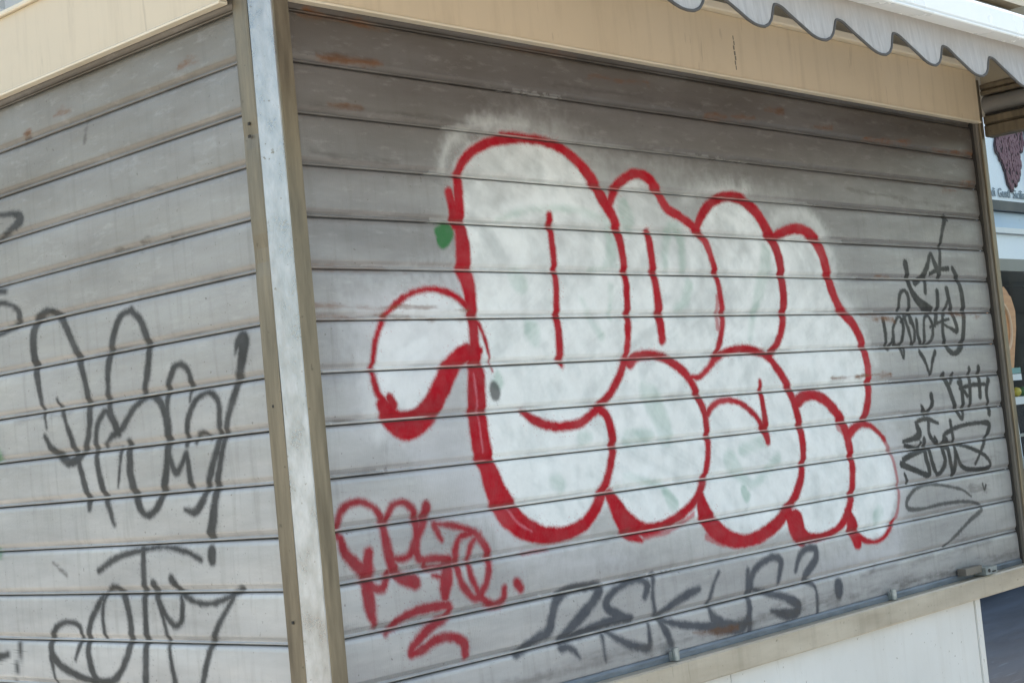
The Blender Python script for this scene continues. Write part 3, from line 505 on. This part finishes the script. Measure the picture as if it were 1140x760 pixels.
# fascia boxes over both shutters, folded bottom edge, light top trim
fa = MB(); fa.box(.634, 3.775, -.040, -.0235, 2.4680, 2.645); fa.build('fascia', M['fascia'], kiosk, 'cream fascia over the front shutter', bevel=.0015)
MB().extrude([(-.0435, 2.4625), (-.0445, 2.4665), (-.0420, 2.4690), (-.0225, 2.4690), (-.0225, 2.4625)], 'x', .634, 3.777).build('fascia_edge', M['trim'], kiosk)
MB().extrude([(-.042, 2.6465), (-.066, 2.6440), (-.070, 2.6480), (-.070, 2.6660), (-.020, 2.680), (-.020, 2.6465)], 'x', .634, 3.777).build('fascia_top_trim', M['trim'], kiosk, bevel=.001)
MB().box(.522, .538, .0545, 2.5, 2.4680, 2.650).build('fascia', M['fascia'], kiosk, 'cream fascia over the side shutter', bevel=.0015)
MB().extrude([(.5175, 2.4625), (.5165, 2.4665), (.5190, 2.4690), (.539, 2.4690), (.539, 2.4625)], 'y', .0545, 2.5).build('fascia_edge', M['trim'], kiosk)
MB().extrude([(.520, 2.6515), (.512, 2.6500), (.509, 2.6530), (.509, 2.6600), (.536, 2.668), (.536, 2.6515)], 'y', .0545, 2.5).build('fascia_top_trim', M['trim'], kiosk, bevel=.001)
sm = MB()
for k, (z, w) in enumerate(((2.585, .0012), (2.570, .002), (2.556, .003), (2.540, .0035), (2.526, .003), (2.512, .0025), (2.498, .0018))):
    sm.box(2.264-w+.002*math.sin(k*2.1), 2.264+w+.002*math.sin(k*2.1), -.0408, -.0395, z-.008, z+.004)
sm.build('scratch', M['channel'], kiosk, 'dark scratch on the front fascia')

# body, roof
MB().box(.64, 3.70, .062, 2.55, .845, 2.60).box(.64, 3.36, .031, 2.5, .116, .842).build('body', M['dark'], kiosk, 'dark body behind the shutters', bevel=.001)
MB().box(.56, 1.99, .045, 2.55, 2.602, 2.64).build('roof', M['roof'], kiosk, 'low flat roof behind the side fascia', bevel=.004)
MB().extrude([(-.012, 2.66), (-.012, 2.846), (.40, 2.846), (.40, 2.66)], 'x', 2.0, 5.4).build('upper_wall', M['upper'], kiosk, bevel=.003)
MB().box(2.0, 5.4, .02, 2.5, 2.847, 2.872).build('shadow_gap', M['dark'], kiosk, bevel=.003)
MB().extrude([(-.055, 2.885), (-.065, 2.892), (-.065, 2.905), (-.05, 2.91), (-.05, 2.915), (.3, 2.915), (.3, 2.876), (-.04, 2.876)], 'x', 1.98, 5.4).build('gutter', M['greycorn'], kiosk, bevel=.002)
MB().extrude([(-.09, 2.922), (-.09, 3.05), (2.6, 3.12), (2.6, 2.922)], 'x', 1.96, 5.45).build('roof', M['fascia'], kiosk, bevel=.008)

# sill and lower panels
MB().extrude([(-.050, .842), (-.052, .846), (-.052, .904), (-.047, .9085), (.06, .9085), (.06, .842)], 'x', .56, 4.10).build('sill', M['sill'], kiosk, 'worn cream sill under the front shutter', bevel=.001)
MB().extrude([(.500, .842), (.498, .846), (.498, .904), (.503, .9085), (.56, .9085), (.56, .842)], 'y', -.05, 2.5).build('sill', M['sill'], kiosk, 'cream sill under the side shutter', bevel=.001)
for x0, x1 in ((.60, 1.9585), (1.9615, 3.353)):
    MB().box(x0, x1, -.020, .02, .12, .8405).build('lower_panel', M['panel'], kiosk, bevel=.0015)
MB().box(3.356, 3.388, -.026, .03, .12, .8405).build('panel_end_strip', M['panel'], kiosk, bevel=.002)
MB().box(.535, .60, .03, 2.5, .12, .8405).build('lower_panel', M['panel'], kiosk, 'off white panel under the side sill', bevel=.002)
MB().box(.66, 3.36, .03, 2.5, 0, .115).build('plinth', M['darkgrey'], kiosk, bevel=.01)

# --- awning: front bar, cloth, scalloped valance with piping
aw = MB(); aw.extrude([(-.742, 2.452), (-.748, 2.458), (-.748, 2.506), (-.740, 2.5165), (-.700, 2.5165), (-.700, 2.452)], 'x', .34, 4.70)
awn = aw.build('awning', M['bar'], kiosk, 'white front bar of the awning', bevel=.002)
MB().extrude([(-.7475, 2.4445), (-.7500, 2.447), (-.7500, 2.4505), (-.69, 2.4505), (-.69, 2.4445)], 'x', .34, 4.70).build('drip_lip', M['bar'], awn, bevel=.0008)
cl = []
b = MB(); nx = 60
for ix in range(nx+1):
    x = .36+(4.66-.36)*ix/nx; cl.append([b.bm.verts.new((x, y, 2.5+(y+.70)*.36+.004*math.sin(ix*.9)*math.sin((y+.7)*5))) for y in np.linspace(-.70, -.014, 8)])
for r0, r1 in zip(cl, cl[1:]):
    for i in range(7): b.bm.faces.new((r0[i], r0[i+1], r1[i+1], r1[i]))
b.build('cloth', M['cloth'], awn, smooth=True)
for x in (1.0, 4.4):
    MB().tube([(x, -.70, 2.47), (x, -.36, 2.54), (x, -.014, 2.62)], .014).build('folding_arm', M['bar'], awn, smooth=True)
SP, VX = .2568, 1.6945-.2568*6
OUT = [(0, 0), (.035, .0), (.09, .07), (.22, .37), (.34, .63), (.46, .88), (.54, .975), (.62, 1.0), (.72, .965), (.82, .82), (.89, .58), (.925, .32), (.95, .10), (.98, .01), (1, 0)]
def lobe(x):
    t = ((x-VX)/SP) % 1.0
    return float(np.interp(t, [p[0] for p in OUT], [p[1] for p in OUT])), t, math.floor((x-VX)/SP)
def hem(x):
    s = 0
    for dx in (-.004, -.002, 0, .002, .004): s += lobe(x+dx)[0]/5
    return 2.391-(.0635+.003*math.sin(lobe(x)[2]*2.3))*s
def sway(x, z):
    f, t, k = lobe(x); h = min(1.15, max(0, (2.449-z)/.105))
    return -.702-.012*math.sin(math.pi*t)*h+.003*math.sin(x*9)*h
b = MB(); cols = []; XS = np.arange(.36, 4.66, SP/56)
for x in XS:
    zb = hem(x); cols.append([b.bm.verts.new((x, sway(x, 2.449+(zb-2.449)*k/14), 2.449+(zb-2.449)*k/14)) for k in range(15)])
for r0, r1 in zip(cols, cols[1:]):
    for i in range(14): b.bm.faces.new((r0[i], r1[i], r1[i+1], r0[i+1]))
val = b.build('valance', M['cloth'], awn, 'grey white scalloped valance edged with dark piping', smooth=True)
MB().tube([(x, sway(x, hem(x)), hem(x)) for x in XS], .0036, 6).build('piping', M['piping'], val, smooth=True)

# ------------------------------------------------------------------ glazed side screen coming forward at the right end
scr = empty('glazed_screen', (3.86, -.4, 0)); tag(scr, 'tan framed glass side screen standing at the right end of the kiosk', 'glass screen')
YF = -.66
MB().extrude([(3.806, 2.415), (3.803, 2.420), (3.803, 2.452), (3.812, 2.458), (3.803, 2.464), (3.803, 2.486), (3.816, 2.490), (3.86, 2.49), (3.86, 2.415)], 'y', YF, -.039).build('top_rail', M['bronze'], scr)
MB().box(3.82, 3.86, YF, -.039, 2.4905, 2.499).build('shadow_gap', M['dark'], scr)
arc = [(3.812+.026*(1-math.cos(a)) if False else 3.800+.030*(1-math.sin(a)), 2.5+.062*(1-math.cos(a))/2*1.0) for a in np.linspace(0, math.pi, 12)]
MB().extrude(arc+[(3.87, 2.562), (3.87, 2.5)], 'y', YF, -.039).build('roller_box', M['greycorn'], scr, smooth=False)
MB().extrude([(3.806, 2.5635), (3.802, 2.568), (3.802, 2.578), (3.810, 2.582), (3.802, 2.586), (3.802, 2.600), (3.812, 2.604), (3.87, 2.604), (3.87, 2.5635)], 'y', YF, -.039).build('moulding', M['bronze'], scr)
MB().box(3.815, 3.87, YF, -.039, 2.606, 2.842).build('header', M['upper'], scr, bevel=.002)
MB().box(3.830, 3.8315, YF+.03, -.001, .95, 2.415).build('glass_pane', M['glass'], scr)
MB().box(3.806, 3.858, YF, -.054, .911, .95).build('bottom_rail', M['bronze'], scr, bevel=.002)
MB().box(3.806, 3.858, YF-.05, YF-.001, 0, 2.60).build('post', M['bronze'], scr, bevel=.003)

# ------------------------------------------------------------------ food stall beyond the screen
SY = 3.1
st = empty('food_stall', (12.2, 4.2, 0)); tag(st, 'white fronted food stall with grape sign seen through the glass screen', 'food stall')
MB().box(8.6, 16.0, 3.16, 3.9, 3.07, 4.25).build('sign_board', M['white'], st, 'white sign board with a grape bunch and lettering', bevel=.01)
sign = st.children[-1]
MB().box(11.37, 11.43, 3.12, 3.158, 3.07, 4.25).build('divider', M['darkgrey'], sign)
gr = MB(); gd = MB(); random.seed(11)
def in_bunch(x, z):      # outline of the bunch: broad shoulders narrowing to a tip lower right
    t = (z-3.18)/.66
    if not 0 < t < 1: return False
    cx = 11.03+.03*max(0, t-.1)+.02*math.sin(z*23); w = .03+.225*min(1, t*1.75)**.8*(1-.5*max(0, t-.8)/.2)
    return abs(x-cx) < w
for i in range(1100):
    x = random.uniform(10.7, 11.34); z = random.uniform(3.18, 3.86)
    if in_bunch(x, z):
        r = random.uniform(.020, .034)
        gd.disc((x, z), r*1.28, 3.150-.0001*(i % 40), 10, random.uniform(.5, .9), 1, .006)
        gr.disc((x+.004, z+.005), r*.72, 3.1438-.0001*(i % 40), 9, random.uniform(.35, .75), 1, .003)
gd.build('grape_bunch', M['ink_dark'], sign, 'dark plum grape bunch drawing'); gr.build('grape_highlights', M['ink_red'], sign)
def text(name, s, size, loc, m, parent):
    cu = D.curves.new(name, 'FONT'); cu.body = s; cu.size = size; cu.extrude = .003
    o = D.objects.new(name, cu); COL.objects.link(o); o.rotation_euler = (math.pi/2, 0, 0); o.location = loc
    bpy.context.view_layer.update()
    me = D.meshes.new_from_object(o.evaluated_get(bpy.context.evaluated_depsgraph_get()))
    me.transform(o.matrix_world); D.objects.remove(o); D.curves.remove(cu); me.name = name; me.materials.clear()
    return link(name, me, m, parent)
for wd, lx in (('di', 10.615), ('Gusti', 10.735), ('Siciliani', 11.275)): text('lettering', wd, .105 if wd != 'Siciliani' else .105, (lx if wd != 'Siciliani' else 11.01, 3.152, 3.105), M['ink_grey'], sign)
MB().box(8.6, 16.0, 3.08, 3.9, 2.975, 3.055).build('sign_frame', M['darkgrey'], st, bevel=.006)
MB().box(8.6, 16.0, 3.13, 3.9, 2.84, 2.972).build('pale_band', M['paleblue'], st, bevel=.006)
MB().box(8.6, 16.0, 3.10, 3.9, 2.795, 2.838).build('white_ledge', M['whitepaint'], st, bevel=.006)
MB().box(8.6, 16.0, 3.14, 3.9, 2.575, 2.793).build('white_panel', M['white'], st, bevel=.006)
be = MB().box(8.6, 16.0, 3.05, 3.9, 2.475, 2.573).build('beam', M['tanbeam'], st, bevel=.006)
text('number', '12', .085, (10.93, 3.045, 2.49), M['darkgrey'], be)
MB().box(8.6, 16.0, 5.2, 5.3, 0, 4.25).build('back_wall', M['darkgrey'], st)
MB().box(8.6, 8.7, 3.2, 5.2, 0, 3.06).build('side_wall', M['whitepaint'], st)
MB().box(15.9, 16.0, 3.2, 5.2, 0, 3.06).build('side_wall', M['whitepaint'], st)
MB().box(8.5, 16.1, 3.3, 5.4, 4.252, 4.36).build('roof', M['roof'], st, bevel=.02)
MB().box(8.7, 15.9, 3.12, 3.9, .10, .90).build('counter', M['darkgrey'], st, bevel=.01)
MB().box(8.7, 15.9, 3.05, 3.95, .901, .94).build('counter_top', M['steel'], st, bevel=.006)

# round-topped wooden menu board hung under the beam, with its painted ring and small label strip
bd = empty('wooden_board', (10.42, 3.12, 1.66)); tag(bd, 'wooden board with pale painted ring hanging in the food stall opening', 'board')
b = MB(); pr = [(10.12, 1.68), (10.57, 1.68), (10.70, 2.02)]+[(10.45+.27*math.cos(a), 2.12+.25*math.sin(a)+.012*math.sin(a*13)) for a in np.linspace(.1, math.pi-.1, 18)]+[(10.12, 2.02)]
b.extrude([(p, q) for p, q in pr], 'y', 3.115, 3.135).build('board', M['wood'], bd)
MB().tube([(10.43+.16*math.cos(a), 3.110, 2.03+.20*math.sin(a)) for a in np.linspace(-1.3, 1.9, 24)], .016, 6).build('ring', M['ring'], bd, smooth=True)
MB().box(10.39, 10.66, 3.10, 3.114, 1.655, 1.70).build('label_strip', M['teal'], bd, bevel=.003)
MB().box(10.39, 10.66, 3.098, 3.113, 1.600, 1.650).build('label_strip', M['whitepaint'], bd, bevel=.003)
MB().tube([(10.25, 3.125, 2.30), (10.25, 3.125, 2.474)], .004).build('cord', M['darkgrey'], bd)
MB().tube([(10.55, 3.125, 2.30), (10.55, 3.125, 2.474)], .004).build('cord', M['darkgrey'], bd)

# glass display case on the counter
dc = empty('display_case', (11.4, 3.4, .941)); tag(dc, 'white framed glass display case with sloping front on the stall counter', 'display case')
MB().box(10.44, 12.4, 3.16, 3.85, 1.405, 1.465).build('top', M['whitepaint'], dc, bevel=.006)
MB().box(10.40, 12.4, 3.06, 3.85, .9415, .985).build('base', M['steel'], dc, bevel=.005)
MB().box(10.42, 12.38, 3.10, 3.80, 1.15, 1.170).build('shelf', M['steel'], dc, bevel=.004)
for x in (10.50, 11.4, 12.3):
    MB().tube([(x-.05, 3.085, .985), (x+.10 if x < 11 else x, 3.17, 1.405)], .020, 8).build('post', M['bar'], dc, smooth=True)
MB().box(10.46, 12.36, 3.18, 3.184, .986, 1.404).build('glass_front', M['glass'], dc)
random.seed(3)
for i in range(16):      # fruit and jars stacked on top of the case
    x = 10.50+i*.115+random.uniform(-.02, .02); r = random.uniform(.035, .05)
    m = ('redfruit', 'yellow', 'green', 'redfruit')[i % 4]; z0 = 1.466
    o = MB().ball((x, 3.36, z0+r*.98), r, .98).build('fruit', M[m], None, smooth=True)
    tag(o, {'redfruit': 'red fruit on top of the display case', 'yellow': 'yellow fruit on top of the display case', 'green': 'green fruit on top of the display case'}[m], 'fruit', {'redfruit': 'red fruits on the case', 'yellow': 'yellow fruits on the case', 'green': 'green fruits on the case'}[m])

# ------------------------------------------------------------------ pale building behind, its corner peeps out over the side fascia
bl = empty('apartment_building', (12, 18, 0)); tag(bl, 'pale rendered building rising behind the kiosk roof', 'building')
b = MB(); WX = [(-1.0, 1), (2.4, 1), (5.2, 1), (7.35, 1), (10.2, 1), (13.4, 1), (16.6, 1), (19.8, 1), (23, 1)]
X0, X1, BY = -3., 26., 14.
zs = [(0, 1.0), (2.5, 4.2), (5.7, 7.17+.0), (8.9, 9.8), (11.3, 12.0)]
# facade as piers and spandrels so the windows are real openings
for a, c in ((0, 1.0), (2.6, 4.1), (5.7, 7.15), (8.75, 10.2), (11.8, 12.6)):
    b.box(X0, X1, BY, BY+.4, a, c)
prev = X0
for (wx, _) in WX:
    for a, c in ((1.0, 2.6), (4.1, 5.7), (7.15, 8.75), (10.2, 11.8)):
        b.box(prev, wx, BY, BY+.4, a+.001, c-.001)
    prev = wx+.96
for a, c in ((1.0, 2.6), (4.1, 5.7), (7.15, 8.75), (10.2, 11.8)): b.box(prev, X1, BY, BY+.4, a+.001, c-.001)
b.box(X0, X1, BY+1.2, BY+8, 0, 12.5)
b.build('wall', M['render'], bl)
for (wx, _) in WX:
    for a, c in ((1.0, 2.6), (4.1, 5.7), (7.15, 8.75), (10.2, 11.8)):
        f = MB(); f.box(wx+.002, wx+.07, BY+.12, BY+.2, a+.002, c-.002); f.box(wx+.89, wx+.958, BY+.12, BY+.2, a+.002, c-.002)
        f.box(wx+.071, wx+.889, BY+.12, BY+.2, a+.002, a+.08); f.box(wx+.071, wx+.889, BY+.12, BY+.2, c-.08, c-.002); f.box(wx+.45, wx+.51, BY+.11, BY+.19, a+.081, c-.081)
        w = f.build('window', M['whitepaint'], bl)
        MB().box(wx+.06, wx+.9, BY+.21, BY+.22, a+.05, c-.05).build('pane', M['window'], w)
MB().box(X0-.3, X1+.3, BY-.35, BY+8.3, 12.6, 12.9).build('cornice', M['render'], bl, bevel=.04)

# ------------------------------------------------------------------ ground
MB().box(-200, 200, -200, 200, -.3, 0).build('ground', M['ground']).__setitem__('kind', 'structure')
MB().box(-30, 4.6, -40, 9, -.1, .004).build('pavement', M['stone']).__setitem__('kind', 'structure')  # out of view; made pale and extended to bounce light onto the shutters
MB().box(-40, 40, 10.5, 14, .0, .12).build('pavement', M['stone'], bevel=.02).__setitem__('kind', 'structure')

# ------------------------------------------------------------------ light and sky
EL, AZ = math.radians(50), math.atan2(.72, .70)     # sun behind the kiosk to the right: both shutters lie in open shade
w = D.worlds.new('World'); scene.world = w; w.use_nodes = True
nt = w.node_tree; bg = nt.nodes['Background']; sky = nt.nodes.new('ShaderNodeTexSky')
sky.sky_type = 'NISHITA'; sky.sun_disc = False; sky.sun_elevation = EL
sky.sun_rotation = math.pi/2-AZ; sky.air_density = 1.0; sky.dust_density = 2.5; sky.ozone_density = 1.0
wb = nt.nodes.new('ShaderNodeMix'); wb.data_type = 'RGBA'; wb.blend_type = 'MULTIPLY'; wb.inputs[0].default_value = 1
wb.inputs[7].default_value = (1.12, 1.025, .865, 1)          # hazy sky, white balance set for open shade
nt.links.new(sky.outputs[0], wb.inputs[6]); nt.links.new(wb.outputs[2], bg.inputs[0]); bg.inputs[1].default_value = .455
sd = D.lights.new('sun', 'SUN'); sd.energy = 5.0; sd.angle = math.radians(.5); sd.color = (1, .95, .86)
so = D.objects.new('sun', sd); COL.objects.link(so)
dirv = Vector((math.cos(EL)*math.cos(AZ), math.cos(EL)*math.sin(AZ), math.sin(EL)))
so.rotation_euler = dirv.to_track_quat('Z', 'Y').to_euler(); so.location = dirv*30

# ------------------------------------------------------------------ camera
cd = D.cameras.new('camera'); cam = D.objects.new('camera', cd); COL.objects.link(cam); scene.camera = cam
cd.sensor_width = 36; cd.lens = 36*1763.6/1140; cd.clip_start = .05; cd.clip_end = 1000
R = Matrix(((0.67582155, 0.73681749, 0.01911084), (-0.73070419, 0.67316284, -0.11368015), (-0.09662623, 0.06286312, 0.99333358)))
right, fwd, up = R.col[0], R.col[1], R.col[2]
cam.matrix_world = Matrix(((right.x, up.x, -fwd.x, -1.50592), (right.y, up.y, -fwd.y, -2.52155), (right.z, up.z, -fwd.z, 1.50090), (0, 0, 0, 1)))

scene.view_settings.view_transform = 'Standard'; scene.view_settings.look = 'None'; scene.view_settings.exposure = 0
scene.cycles.use_denoising = True
